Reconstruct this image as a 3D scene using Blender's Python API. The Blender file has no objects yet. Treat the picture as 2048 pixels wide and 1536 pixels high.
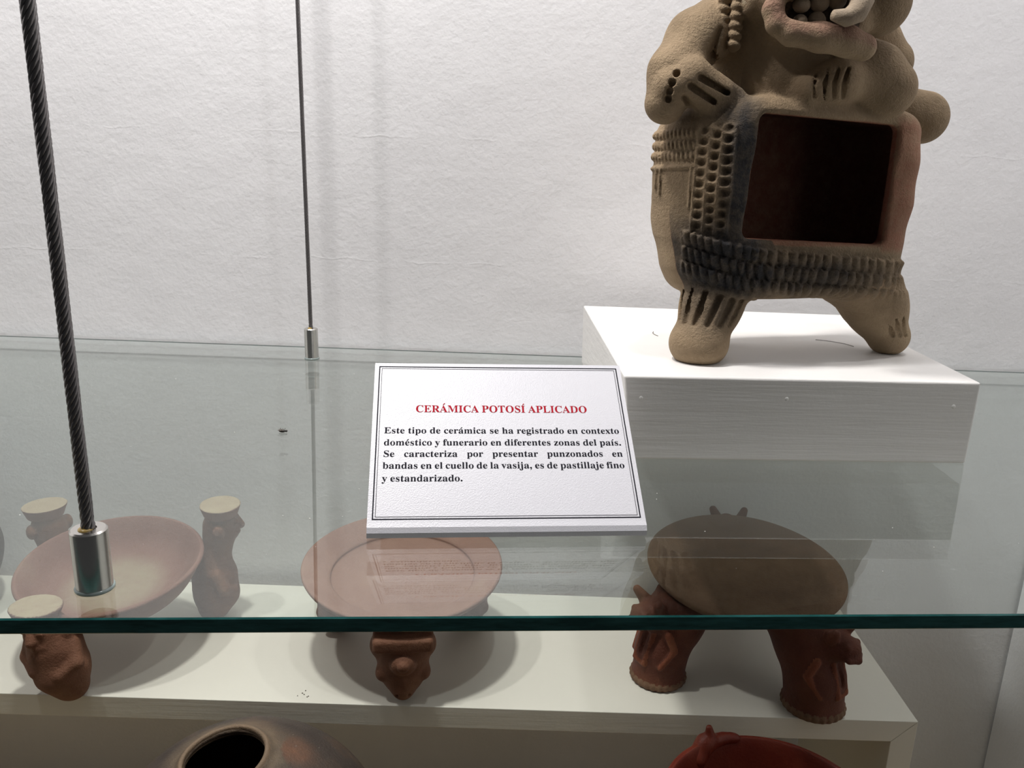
import bpy, math, random
import numpy as np
from mathutils import Vector, Matrix

random.seed(7)
scene = bpy.context.scene
COL = scene.collection

# ------------------------------------------------------------------ camera
F_PX, PITCH, ROLL, CAM_H = 1700.0, math.radians(15.4), 0.036, 0.21
fw = Vector((0, math.cos(PITCH), -math.sin(PITCH)))
up0 = Vector((0, math.sin(PITCH), math.cos(PITCH)))
r0 = Vector((1, 0, 0))
cR = math.cos(ROLL) * r0 + math.sin(ROLL) * up0
cU = -math.sin(ROLL) * r0 + math.cos(ROLL) * up0
cam = bpy.data.cameras.new('camera')
cam.sensor_width = 36.0
cam.lens = 36.0 * F_PX / 2048.0
cam.clip_start = 0.01
camo = bpy.data.objects.new('camera', cam)
COL.objects.link(camo)
camo.matrix_world = Matrix(((cR.x, cU.x, -fw.x, 0), (cR.y, cU.y, -fw.y, 0), (cR.z, cU.z, -fw.z, CAM_H), (0, 0, 0, 1)))
scene.camera = camo

# ------------------------------------------------------------------ world, lights, exposure
w = bpy.data.worlds.new('world')
scene.world = w
w.use_nodes = True
w.node_tree.nodes['Background'].inputs[0].default_value = (0.95, 0.97, 1.0, 1)
w.node_tree.nodes['Background'].inputs[1].default_value = 0.05
scene.view_settings.view_transform = 'Standard'
scene.view_settings.look = 'None'
scene.view_settings.gamma = 1.0
scene.view_settings.use_curve_mapping = False
scene.view_settings.exposure = -0.12

def lamp(name, loc, energy, size, color, target=None, spot=None):
    l = bpy.data.lights.new(name, 'SPOT' if spot else 'AREA')
    l.energy = energy
    l.color = color
    if spot:
        l.spot_size, l.spot_blend, l.shadow_soft_size = spot, 0.8, size
    else:
        l.shape = 'DISK'; l.size = size
    o = bpy.data.objects.new(name, l)
    COL.objects.link(o)
    o.location = loc
    d = Vector(target or (loc[0], loc[1], -1)) - Vector(loc)
    o.rotation_euler = d.to_track_quat('-Z', 'Y').to_euler()
    return o
CEIL = 1.10
lamp('cabinet_spot_centre', (-0.25, 0.585, CEIL - 0.012), 11.0, 0.085, (1.0, 0.975, 0.95))
lamp('cabinet_spot_left', (-0.58, 0.50, CEIL - 0.012), 5.6, 0.06, (1.0, 0.96, 0.955))
lamp('cabinet_spot_right', (0.07, 0.50, CEIL - 0.012), 2.0, 0.05, (0.98, 0.98, 1.0))
lamp('cabinet_spot_far_right', (0.48, 0.70, CEIL - 0.012), 2.2, 0.06, (1.0, 0.975, 0.96))

# ------------------------------------------------------------------ helpers
def tag(o, label=None, cat=None, group=None, kind=None):
    if label: o['label'] = label
    if cat: o['category'] = cat
    if group: o['group'] = group
    if kind: o['kind'] = kind
    return o

def empty(name, loc=(0, 0, 0), rz=0.0):
    o = bpy.data.objects.new(name, None)
    COL.objects.link(o)
    o.location = loc
    o.rotation_euler = (0, 0, rz)
    o.empty_display_size = 0.02
    return o

def mesh_obj(name, verts, faces, mat, parent=None, smooth=False, mats=None, fmat=None):
    me = bpy.data.meshes.new(name)
    me.from_pydata([tuple(v) for v in verts], [], [tuple(f) for f in faces])
    for m in (mats or [mat]):
        me.materials.append(m)
    if fmat is not None:
        me.polygons.foreach_set('material_index', list(fmat))
    if smooth:
        me.polygons.foreach_set('use_smooth', [True] * len(me.polygons))
    me.update()
    o = bpy.data.objects.new(name, me)
    COL.objects.link(o)
    if parent: o.parent = parent
    return o

class MB:
    def __init__(s): s.v, s.f = [], []
    def add(s, v, f):
        n = len(s.v); s.v += [Vector(p) for p in v]; s.f += [[i + n for i in q] for q in f]; return s
    def box(s, x0, x1, y0, y1, z0, z1):
        v = [(x, y, z) for z in (z0, z1) for y in (y0, y1) for x in (x0, x1)]
        return s.add(v, [(0, 2, 3, 1), (4, 5, 7, 6), (0, 1, 5, 4), (2, 6, 7, 3), (0, 4, 6, 2), (1, 3, 7, 5)])
    def prism(s, bottom, top):
        n = len(bottom)
        return s.add(list(bottom) + list(top), [tuple(range(n - 1, -1, -1)), tuple(range(n, 2 * n))] +
                     [(i, (i + 1) % n, n + (i + 1) % n, n + i) for i in range(n)])
    def tube(s, pts, r, n=8, closed_ends=True):
        pts = [Vector(p) for p in pts]
        rr = r if isinstance(r, (list, tuple)) else [r] * len(pts)
        rings = []
        ref = None
        for i, p in enumerate(pts):
            t = (pts[min(i + 1, len(pts) - 1)] - pts[max(i - 1, 0)]).normalized()
            if ref is None:
                ref = t.orthogonal().normalized()
            ref = (ref - t * ref.dot(t)).normalized()
            b = t.cross(ref)
            rings.append([p + (ref * math.cos(2 * math.pi * k / n) + b * math.sin(2 * math.pi * k / n)) * rr[i] for k in range(n)])
        v = [q for ring in rings for q in ring]
        f = [(i * n + k, i * n + (k + 1) % n, (i + 1) * n + (k + 1) % n, (i + 1) * n + k) for i in range(len(pts) - 1) for k in range(n)]
        if closed_ends:
            f += [tuple(range(n - 1, -1, -1)), tuple((len(pts) - 1) * n + k for k in range(n))]
        return s.add(v, f)
    def lathe(s, prof, n=64, close=False):
        v, f = [], []
        m = len(prof)
        for k in range(n):
            a = 2 * math.pi * k / n
            for r, z in prof:
                v.append((r * math.cos(a), r * math.sin(a), z))
        for k in range(n):
            for j in range(m if close else m - 1):
                j2 = (j + 1) % m
                f.append((k * m + j, ((k + 1) % n) * m + j, ((k + 1) % n) * m + j2, k * m + j2))
        return s.add(v, f)
    def ball(s, c, r, n=12):
        rx, ry, rz = r if isinstance(r, (list, tuple)) else (r, r, r)
        v, f = [], []
        m = n // 2
        for j in range(m + 1):
            t = math.pi * j / m
            for k in range(n):
                a = 2 * math.pi * k / n
                v.append((c[0] + rx * math.sin(t) * math.cos(a), c[1] + ry * math.sin(t) * math.sin(a), c[2] + rz * math.cos(t)))
        for j in range(m):
            for k in range(n):
                f.append((j * n + k, (j + 1) * n + k, (j + 1) * n + (k + 1) % n, j * n + (k + 1) % n))
        return s.add(v, f)
    def build(s, name, mat, parent=None, smooth=False, bevel=0, **kw):
        o = mesh_obj(name, s.v, s.f, mat, parent, smooth, **kw)
        if bevel:
            b = o.modifiers.new('bevel', 'BEVEL'); b.width = bevel; b.segments = 3; b.limit_method = 'ANGLE'
        return o

# ------------------------------------------------------------------ materials
class NT:
    def __init__(s, name):
        s.m = bpy.data.materials.new(name); s.m.use_nodes = True
        s.t = s.m.node_tree; s.n = s.t.nodes; s.p = s.n['Principled BSDF']; s.out = s.n['Material Output']
    def node(s, typ, **kw):
        n = s.n.new(typ)
        for k, v in kw.items():
            if k.startswith('i_'): n.inputs[k[2:].replace('_', ' ')].default_value = v
            else: setattr(n, k, v)
        return n
    def link(s, a, b): s.t.links.new(a, b)
    def noise(s, scale, detail=4, rough=0.6, coord='Object', sc=None, dist=0.0):
        tc = s.node('ShaderNodeTexCoord')
        n = s.node('ShaderNodeTexNoise'); n.inputs['Scale'].default_value = scale; n.inputs['Detail'].default_value = detail
        n.inputs['Roughness'].default_value = rough; n.inputs['Distortion'].default_value = dist
        if sc:
            mp = s.node('ShaderNodeMapping'); mp.inputs['Scale'].default_value = sc
            s.link(tc.outputs[coord], mp.inputs[0]); s.link(mp.outputs[0], n.inputs['Vector'])
        else:
            s.link(tc.outputs[coord], n.inputs['Vector'])
        return n.outputs['Fac']
    def ramp(s, fac, stops):
        r = s.node('ShaderNodeValToRGB')
        el = r.color_ramp.elements
        el[0].position, el[0].color = stops[0][0], (*stops[0][1], 1)
        el[1].position, el[1].color = stops[-1][0], (*stops[-1][1], 1)
        for p, c in stops[1:-1]:
            e = el.new(p); e.color = (*c, 1)
        s.link(fac, r.inputs[0]); return r.outputs[0]
    def mix(s, fac, a, b, blend='MIX'):
        n = s.node('ShaderNodeMix', data_type='RGBA', blend_type=blend)
        for sock, v in ((n.inputs['Factor'], fac), (n.inputs['A'], a), (n.inputs['B'], b)):
            if hasattr(v, 'is_linked'): s.link(v, sock)
            elif isinstance(v, (int, float)): sock.default_value = v
            else: sock.default_value = (*v, 1)
        return n.outputs['Result']
    def math(s, op, a, b=0.0):
        n = s.node('ShaderNodeMath', operation=op)
        for i, v in enumerate((a, b)):
            if hasattr(v, 'is_linked'): s.link(v, n.inputs[i])
            else: n.inputs[i].default_value = v
        return n.outputs[0]
    def bump(s, h, strength, dist, prev=None):
        b = s.node('ShaderNodeBump'); b.inputs['Strength'].default_value = strength; b.inputs['Distance'].default_value = dist
        s.link(h, b.inputs['Height'])
        if prev: s.link(prev, b.inputs['Normal'])
        s.link(b.outputs[0], s.p.inputs['Normal']); return b.outputs[0]
    def set(s, color=None, rough=None, metal=None, **kw):
        if color is not None:
            if hasattr(color, 'is_linked'): s.link(color, s.p.inputs['Base Color'])
            else: s.p.inputs['Base Color'].default_value = (*color, 1)
        if rough is not None: s.p.inputs['Roughness'].default_value = rough
        if metal is not None: s.p.inputs['Metallic'].default_value = metal
        for k, v in kw.items(): s.p.inputs[k.replace('_', ' ')].default_value = v
        return s.m

def plain(name, color, rough=0.5, metal=0.0, **kw):
    return NT(name).set(color, rough, metal, **kw)

def mat_wall():
    t = NT('white_plaster')
    t.set(t.ramp(t.noise(3.0, 5), [(0.3, (0.75, 0.745, 0.755)), (0.7, (0.82, 0.815, 0.825))]), 0.55)
    b = t.bump(t.noise(30, 4, 0.55), 0.22, 0.004)
    b = t.bump(t.noise(190, 4, 0.6), 0.26, 0.0016, b)
    # two ragged plaster seams running along the wall
    tc = t.node('ShaderNodeTexCoord'); sx = t.node('ShaderNodeSeparateXYZ'); t.link(tc.outputs['Object'], sx.inputs[0])
    wob = t.math('MULTIPLY', t.math('SUBTRACT', t.noise(22, 4, 0.7), 0.5), 0.012)
    z = t.math('ADD', sx.outputs['Z'], wob)
    acc = None
    for zz in (0.219, 0.0935):
        q = t.math('MAXIMUM', t.math('SUBTRACT', 1.0, t.math('MULTIPLY', t.math('ABSOLUTE', t.math('SUBTRACT', z, zz)), 700.0)), 0.0)
        acc = q if acc is None else t.math('ADD', acc, q)
    patch = t.math('MULTIPLY', acc, t.math('MAXIMUM', t.math('MULTIPLY', t.math('SUBTRACT', t.noise(9, 3, 0.7), 0.48), 7.0), 0.0))
    t.bump(patch, 0.09, 0.002, b)
    return t.m

def mat_paint(name, color, grain=0.25):
    t = NT(name)
    t.set(t.ramp(t.noise(7, 4), [(0.3, tuple(c * 0.95 for c in color)), (0.7, color)]), 0.42)
    b = t.bump(t.noise(30, 5, 0.6, sc=(0.35, 1, 7)), grain, 0.003)
    t.bump(t.noise(160, 3, 0.6), 0.12, 0.001, b)
    return t.m

def mat_clay(name, stops, scale=14, rough=0.82, bump=0.5, attr=True, speck=None, coat=0.0):
    """fired clay: colours vary in patches; the mesh's 'slip' colour attribute carries painted slip, soot stains and darkened hollows"""
    t = NT(name)
    c = t.ramp(t.noise(scale, 6, 0.65), stops)
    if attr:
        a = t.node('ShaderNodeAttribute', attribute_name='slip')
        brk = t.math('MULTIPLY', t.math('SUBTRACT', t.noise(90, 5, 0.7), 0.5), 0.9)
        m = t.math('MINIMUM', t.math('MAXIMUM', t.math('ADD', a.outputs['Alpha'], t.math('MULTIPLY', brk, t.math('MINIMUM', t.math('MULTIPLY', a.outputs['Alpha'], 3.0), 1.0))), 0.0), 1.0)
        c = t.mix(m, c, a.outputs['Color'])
    if speck:
        v = t.math('GREATER_THAN', t.noise(260, 2, 0.5), 0.72)
        c = t.mix(t.math('MULTIPLY', v, 0.6), c, speck)
    t.set(c, rough)
    t.p.inputs['Coat Weight'].default_value = coat
    t.p.inputs['Specular IOR Level'].default_value = 0.3
    b = t.bump(t.noise(60, 5, 0.65), bump * 0.7, 0.004)
    t.bump(t.noise(480, 4, 0.75), bump, 0.0022, b)
    return t.m

def mat_glass():
    t = NT('clear_shelf_glass')
    t.n.remove(t.p)
    geo = t.node('ShaderNodeNewGeometry')
    ior = t.node('ShaderNodeMix', data_type='FLOAT')
    t.link(geo.outputs['Backfacing'], ior.inputs['Factor'])
    ior.inputs['A'].default_value = 1.52; ior.inputs['B'].default_value = 1 / 1.52
    fr = t.node('ShaderNodeFresnel'); t.link(ior.outputs['Result'], fr.inputs['IOR'])
    tr = t.node('ShaderNodeBsdfTransparent'); tr.inputs[0].default_value = (0.94, 0.966, 0.955, 1)
    gl = t.node('ShaderNodeBsdfGlossy'); gl.inputs['Roughness'].default_value = 0.0; gl.inputs[0].default_value = (0.97, 1, 0.99, 1)
    mx = t.node('ShaderNodeMixShader')
    t.link(fr.outputs[0], mx.inputs[0]); t.link(tr.outputs[0], mx.inputs[1]); t.link(gl.outputs[0], mx.inputs[2])
    t.link(mx.outputs[0], t.out.inputs['Surface'])
    return t.m

def mat_glass_edge():
    t = NT('green_glass_edge')
    c = t.ramp(t.noise(40, 3, 0.6, sc=(1, 1, 6)), [(0.35, (0.007, 0.055, 0.052)), (0.65, (0.025, 0.12, 0.115))])
    t.set(c, 0.12); return t.m

def mat_print():
    t = NT('laminated_white_paper')
    t.set((0.57, 0.565, 0.60), 0.34)
    b = t.bump(t.noise(1300, 2, 0.5), 0.22, 0.0006)
    return t.m

def mat_brushed(name, col, rough):
    t = NT(name)
    t.set(col, rough, 1.0)
    t.bump(t.noise(300, 3, 0.6, sc=(1, 1, 0.03)), 0.06, 0.0005)
    return t.m

M = dict(
    wall=mat_wall(), ceil=plain('white_ceiling', (0.6, 0.6, 0.6), 0.7), plinth=mat_paint('cream_white_paint', (0.80, 0.785, 0.76), 0.2),
    board=mat_paint('warm_white_board', (0.76, 0.725, 0.64), 0.08), floor=mat_paint('warm_floor_board', (0.60, 0.46, 0.27), 0.1),
    glass=mat_glass(), edge=mat_glass_edge(), paper=mat_print(), card=plain('white_card', (0.78, 0.77, 0.78), 0.5),
    ink=plain('black_ink', (0.008, 0.008, 0.014), 0.7, Specular_IOR_Level=0.1), red=plain('red_ink', (0.36, 0.006, 0.018), 0.7, Specular_IOR_Level=0.1),
    steel=mat_brushed('brushed_steel', (0.62, 0.60, 0.57), 0.24), rope=plain('grey_steel_wire', (0.20, 0.19, 0.19), 0.38, 0.85),
    glue=plain('amber_glue', (0.35, 0.24, 0.07), 0.25), gasket=plain('clear_plastic_washer', (0.25, 0.30, 0.29), 0.15),
    nail=plain('painted_nail', (0.78, 0.77, 0.74), 0.35), dark=plain('black_insect', (0.02, 0.018, 0.015), 0.5),
    hair=plain('dark_fibre', (0.10, 0.08, 0.06), 0.6),
    tan=mat_clay('tan_fired_clay', [(0.28, (0.185, 0.132, 0.078)), (0.5, (0.30, 0.218, 0.134)), (0.75, (0.43, 0.325, 0.205))], 16, 0.86, 0.6),
    tooth=mat_clay('pale_clay_tooth', [(0.3, (0.26, 0.20, 0.14)), (0.7, (0.34, 0.27, 0.19))], 30, 0.7, 0.3, False),
    pink=mat_clay('pink_slip_clay', [(0.3, (0.19, 0.085, 0.064)), (0.55, (0.24, 0.125, 0.098)), (0.75, (0.30, 0.20, 0.145))], 13, 0.75, 0.3),
    plate=mat_clay('pink_tan_clay', [(0.3, (0.25, 0.13, 0.10)), (0.55, (0.31, 0.175, 0.135)), (0.75, (0.38, 0.25, 0.185))], 11, 0.75, 0.25),
    rust=mat_clay('rust_red_clay', [(0.25, (0.13, 0.035, 0.017)), (0.5, (0.21, 0.062, 0.03)), (0.75, (0.30, 0.13, 0.065))], 22, 0.7, 0.4),
    terra=mat_clay('brown_terracotta', [(0.25, (0.125, 0.050, 0.028)), (0.5, (0.185, 0.082, 0.047)), (0.75, (0.27, 0.145, 0.088))], 24, 0.72, 0.4),
    oxblood=mat_clay('dark_red_slip', [(0.25, (0.070, 0.019, 0.011)), (0.5, (0.115, 0.034, 0.019)), (0.75, (0.16, 0.06, 0.032))], 20, 0.62, 0.35),
    brown=mat_clay('dark_brown_clay', [(0.25, (0.11, 0.060, 0.034)), (0.5, (0.16, 0.088, 0.05)), (0.75, (0.21, 0.125, 0.075))], 17, 0.68, 0.35),
    jar=mat_clay('smoked_dark_clay', [(0.25, (0.035, 0.027, 0.024)), (0.5, (0.062, 0.046, 0.038)), (0.64, (0.105, 0.065, 0.044)), (0.8, (0.15, 0.105, 0.075))], 15, 0.55, 0.4, True, (0.2, 0.17, 0.14)),
    red_clay=mat_clay('burnished_red_clay', [(0.25, (0.095, 0.013, 0.008)), (0.5, (0.145, 0.022, 0.012)), (0.8, (0.20, 0.048, 0.024))], 12, 0.42, 0.15),
)

# ------------------------------------------------------------------ the setting
def structure(o): return tag(o, kind='structure')
WY = 0.89
FLOOR = -0.60
structure(MB().box(-1.25, 0.62, WY, WY + 0.03, FLOOR, CEIL).build('wall_back', M['wall']))
structure(MB().box(0.595, 0.625, 0.10, WY - 0.004, FLOOR, CEIL).build('wall_right', M['wall']))
structure(MB().box(-1.25, -1.22, 0.25, WY, FLOOR, CEIL).build('wall_left', M['wall']))
structure(MB().box(-1.25, 0.62, 0.25, WY + 0.03, CEIL, CEIL + 0.02).build('ceiling', M['ceil']))
structure(MB().box(-1.25, 0.62, 0.10, WY + 0.03, FLOOR - 0.02, FLOOR).build('floor', M['floor']))

# ------------------------------------------------------------------ clay modelling: distance fields turned into one mesh, then cut into named parts
def smin(a, b, k):
    if k <= 0: return np.minimum(a, b)
    h = np.maximum(k - np.abs(a - b), 0.0) / k
    return np.minimum(a, b) - h * h * k * 0.25
def vec(p): return [np.float32(q) for q in p]

class Clay:
    """all lengths in millimetres"""
    def __init__(s, lo, hi, h):
        s.h = h; s.lo = np.array(lo, float)
        n = [int(math.ceil((b - a) / h)) + 1 for a, b in zip(lo, hi)]
        s.ax = [np.float32(lo[i]) + np.arange(n[i], dtype=np.float32) * np.float32(h) for i in range(3)]
        s.D = np.full(n, 50.0, np.float32); s.L = np.zeros(n, np.int8)
    def region(s, lo, hi):
        sl = []
        for i in range(3):
            a = int(np.clip(math.floor((lo[i] - s.lo[i]) / s.h), 0, s.D.shape[i] - 1))
            b = int(np.clip(math.ceil((hi[i] - s.lo[i]) / s.h) + 1, a + 1, s.D.shape[i]))
            sl.append(slice(a, b))
        sl = tuple(sl)
        return sl, s.ax[0][sl[0]][:, None, None], s.ax[1][sl[1]][None, :, None], s.ax[2][sl[2]][None, None, :]
    def put(s, fn, lo, hi, k=4.0, label=0, mode='add'):
        m = k + 4 * s.h
        sl, x, y, z = s.region([a - m for a in lo], [b + m for b in hi])
        d = fn(x, y, z); D = s.D[sl]
        if mode == 'add':
            if label is not None:
                s.L[sl] = np.where(d < D, label, s.L[sl])
            s.D[sl] = smin(D, d, k)
        else:
            s.D[sl] = -smin(-D, d, k)
        return s
    def cap(s, a, b, ra, rb=None, k=4.0, label=0, mode='add'):
        rb = ra if rb is None else rb
        ax, ay, az = vec(a); bx, by, bz = vec(b)
        dx, dy, dz = bx - ax, by - ay, bz - az
        L2 = dx * dx + dy * dy + dz * dz + 1e-6
        def fn(x, y, z):
            t = np.clip(((x - ax) * dx + (y - ay) * dy + (z - az) * dz) / L2, 0, 1)
            return np.sqrt((x - ax - t * dx) ** 2 + (y - ay - t * dy) ** 2 + (z - az - t * dz) ** 2) - (ra + (rb - ra) * t)
        r = max(ra, rb)
        return s.put(fn, [min(p, q) - r for p, q in zip(a, b)], [max(p, q) + r for p, q in zip(a, b)], k, label, mode)
    def path(s, pts, r, k=4.0, label=0, mode='add', kin=None):
        rr = r if isinstance(r, (list, tuple)) else [r] * len(pts)
        for i in range(len(pts) - 1):
            s.cap(pts[i], pts[i + 1], rr[i], rr[i + 1], k, label, mode)
        return s
    def ell(s, c, r, k=4.0, label=0, mode='add', rot=None):
        r = (r, r, r) if isinstance(r, (int, float)) else r
        cx, cy, cz = vec(c)
        R = np.eye(3) if rot is None else np.array(rot.to_3x3()).T
        R = R.astype(np.float32)
        def fn(x, y, z):
            X, Y, Z = x - cx, y - cy, z - cz
            u = (R[0, 0] * X + R[0, 1] * Y + R[0, 2] * Z) / r[0]
            v = (R[1, 0] * X + R[1, 1] * Y + R[1, 2] * Z) / r[1]
            q = (R[2, 0] * X + R[2, 1] * Y + R[2, 2] * Z) / r[2]
            k0 = np.sqrt(u * u + v * v + q * q)
            k1 = np.sqrt((u / r[0]) ** 2 + (v / r[1]) ** 2 + (q / r[2]) ** 2) + 1e-6
            return k0 * (k0 - 1.0) / k1
        m = max(r)
        return s.put(fn, [p - m for p in c], [p + m for p in c], k, label, mode)
    def box(s, c, hs, rad, k=4.0, label=0, mode='add', rot=None):
        cx, cy, cz = vec(c)
        R = np.eye(3) if rot is None else np.array(rot.to_3x3()).T
        R = R.astype(np.float32)
        def fn(x, y, z):
            X, Y, Z = x - cx, y - cy, z - cz
            q = [np.abs(R[i, 0] * X + R[i, 1] * Y + R[i, 2] * Z) - (hs[i] - rad) for i in range(3)]
            o = np.sqrt(sum(np.maximum(e, 0) ** 2 for e in q))
            return o + np.minimum(np.maximum(q[0], np.maximum(q[1], q[2])), 0) - rad
        m = math.sqrt(sum(e * e for e in hs))
        return s.put(fn, [p - m for p in c], [p + m for p in c], k, label, mode)
    def flat_bottom(s, z0):
        s.D = np.maximum(s.D, (np.float32(z0) - s.ax[2])[None, None, :]); return s
    def mesh(s):
        D = s.D
        for ax in range(3):      # close the skin where it meets the modelling volume's border
            for e in (0, -1):
                q = [slice(None)] * 3; q[ax] = e
                D[tuple(q)] = np.maximum(D[tuple(q)], 0.2)
        ins = D < 0
        n = np.zeros([q - 1 for q in D.shape], np.int8)
        for i in (0, 1):
            for j in (0, 1):
                for k in (0, 1):
                    n += ins[i:D.shape[0] - 1 + i, j:D.shape[1] - 1 + j, k:D.shape[2] - 1 + k]
        act = np.argwhere((n > 0) & (n < 8))
        idx = np.full(n.shape, -1, np.int32); idx[tuple(act.T)] = np.arange(len(act))
        cor = {}
        for i in (0, 1):
            for j in (0, 1):
                for k in (0, 1):
                    cor[i, j, k] = D[act[:, 0] + i, act[:, 1] + j, act[:, 2] + k]
        P = np.zeros((len(act), 3)); W = np.zeros(len(act))
        keys = list(cor)
        for a in keys:
            for ax in range(3):
                if a[ax] == 0:
                    b = list(a); b[ax] = 1; b = tuple(b)
                    da, db = cor[a], cor[b]
                    c = (da < 0) != (db < 0)
                    t = np.where(c, da / np.where(c, da - db, 1), 0)
                    q = np.tile(np.array(a, float), (len(act), 1)); q[:, ax] = t
                    P[c] += q[c]; W[c] += 1
        P = (act + P / W[:, None]) * s.h + s.lo
        F = []
        for ax in range(3):
            o1, o2 = (ax + 1) % 3, (ax + 2) % 3
            sl_a = [slice(None)] * 3; sl_b = [slice(None)] * 3
            sl_a[ax] = slice(0, -1); sl_b[ax] = slice(1, None)
            a, b = ins[tuple(sl_a)], ins[tuple(sl_b)]
            e = np.argwhere(a != b)
            ok = (e[:, o1] > 0) & (e[:, o2] > 0) & (e[:, o1] < n.shape[o1]) & (e[:, o2] < n.shape[o2])
            e = e[ok]
            flip = a[tuple(e.T)]
            def cell(d1, d2):
                c = e.copy(); c[:, o1] -= d1; c[:, o2] -= d2; return idx[tuple(c.T)]
            q = np.stack([cell(1, 1), cell(0, 1), cell(0, 0), cell(1, 0)], 1)
            q[~flip] = q[~flip][:, ::-1]
            F.append(q)
        F = np.concatenate(F)
        lab = s.L[act[:, 0], act[:, 1], act[:, 2]]
        return P, F, lab

def relax(P, F, n=1, f=0.5):
    for _ in range(n):
        S = np.zeros_like(P); W = np.zeros(len(P))
        for a, b in ((0, 1), (1, 2), (2, 3), (3, 0)):
            for u, v in ((a, b), (b, a)):
                np.add.at(S, F[:, u], P[F[:, v]]); np.add.at(W, F[:, u], 1)
        P = P + f * (S / np.maximum(W, 1)[:, None] - P)
    return P

def clay_parts(clay, names, mats, parent, paint=None, smooth=1, labels=None):
    """names: label -> part name (or 'parent/part' for a sub-part); paint(P, lab) -> Nx4 slip colours"""
    P, F, lab = clay.mesh()
    P = relax(P, F, 1, smooth * 0.5)
    a, b, c, d = (P[F[:, i]] for i in range(4))
    fn = np.cross(c - a, d - b)
    N = np.zeros_like(P)
    for i in range(4): np.add.at(N, F[:, i], fn)
    N /= np.linalg.norm(N, axis=1)[:, None] + 1e-12
    slip = paint(P, lab, N) if paint else np.zeros((len(P), 4))
    fl = np.sort(lab[F], axis=1)[:, 1]
    made = {}
    for l in sorted(names):
        sel = F[fl == l]
        if not len(sel): continue
        u, inv = np.unique(sel, return_inverse=True)
        inv = inv.reshape(sel.shape)
        nm = names[l]
        par = parent
        if '/' in nm:
            pn, nm = nm.split('/'); par = made[pn]
        me = bpy.data.meshes.new(nm)
        me.vertices.add(len(u)); me.vertices.foreach_set('co', (P[u] / 1000).astype(np.float32).ravel())
        me.loops.add(inv.size); me.loops.foreach_set('vertex_index', inv.astype(np.int32).ravel())
        me.polygons.add(len(sel))
        me.polygons.foreach_set('loop_start', np.arange(0, inv.size, 4, dtype=np.int32))
        me.polygons.foreach_set('loop_total', np.full(len(sel), 4, np.int32))
        me.polygons.foreach_set('use_smooth', np.ones(len(sel), bool))
        me.update(calc_edges=True)
        at = me.color_attributes.new('slip', 'FLOAT_COLOR', 'POINT')
        at.data.foreach_set('color', slip[u].astype(np.float32).ravel())
        me.normals_split_custom_set_from_vertices(N[u].tolist())
        me.materials.append(mats[l] if isinstance(mats, dict) else mats)
        o = bpy.data.objects.new(nm, me); COL.objects.link(o); o.parent = par
        if labels and l in labels: o['label'] = labels[l]
        made.setdefault(names[l].split('/')[-1] if '/' not in names[l] else names[l], o)
    return made

def smooth01(x): x = np.clip(x, 0, 1); return x * x * (3 - 2 * x)

# ------------------------------------------------------------------ glass shelf
g = empty('glass_shelf', (0, 0, 0))
tag(g, 'clear glass shelf with dark green front edge hung from steel cables', 'shelf')
def gy(x): return 0.3533 + 0.0766 * x
def glass_mesh():
    th = 0.0080
    xa, xb, yb = -0.95, 0.588, WY - 0.005
    bev = 0.0007
    P = []
    for x in (xa, xb):
        y = gy(x)
        P.append([(x, yb - 0.0016, 0), (x, y + bev, 0), (x, y, -bev), (x, y, -th + bev), (x, y + bev, -th), (x, yb, -th), (x, yb, -0.0016)])
    v = P[0] + P[1]
    f = []; fm = []
    for i in range(7):
        j = (i + 1) % 7
        f.append((i, j, 7 + j, 7 + i)); fm.append(1 if i in (1, 2, 3, 6) else 0)
    f += [(6, 5, 4, 3, 2, 1, 0), (7, 8, 9, 10, 11, 12, 13)]; fm += [0, 0]
    return v, f, fm
v, f, fm = glass_mesh()
mesh_obj('pane', v, f, None, g, mats=[M['glass'], M['edge']], fmat=fm)

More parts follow.
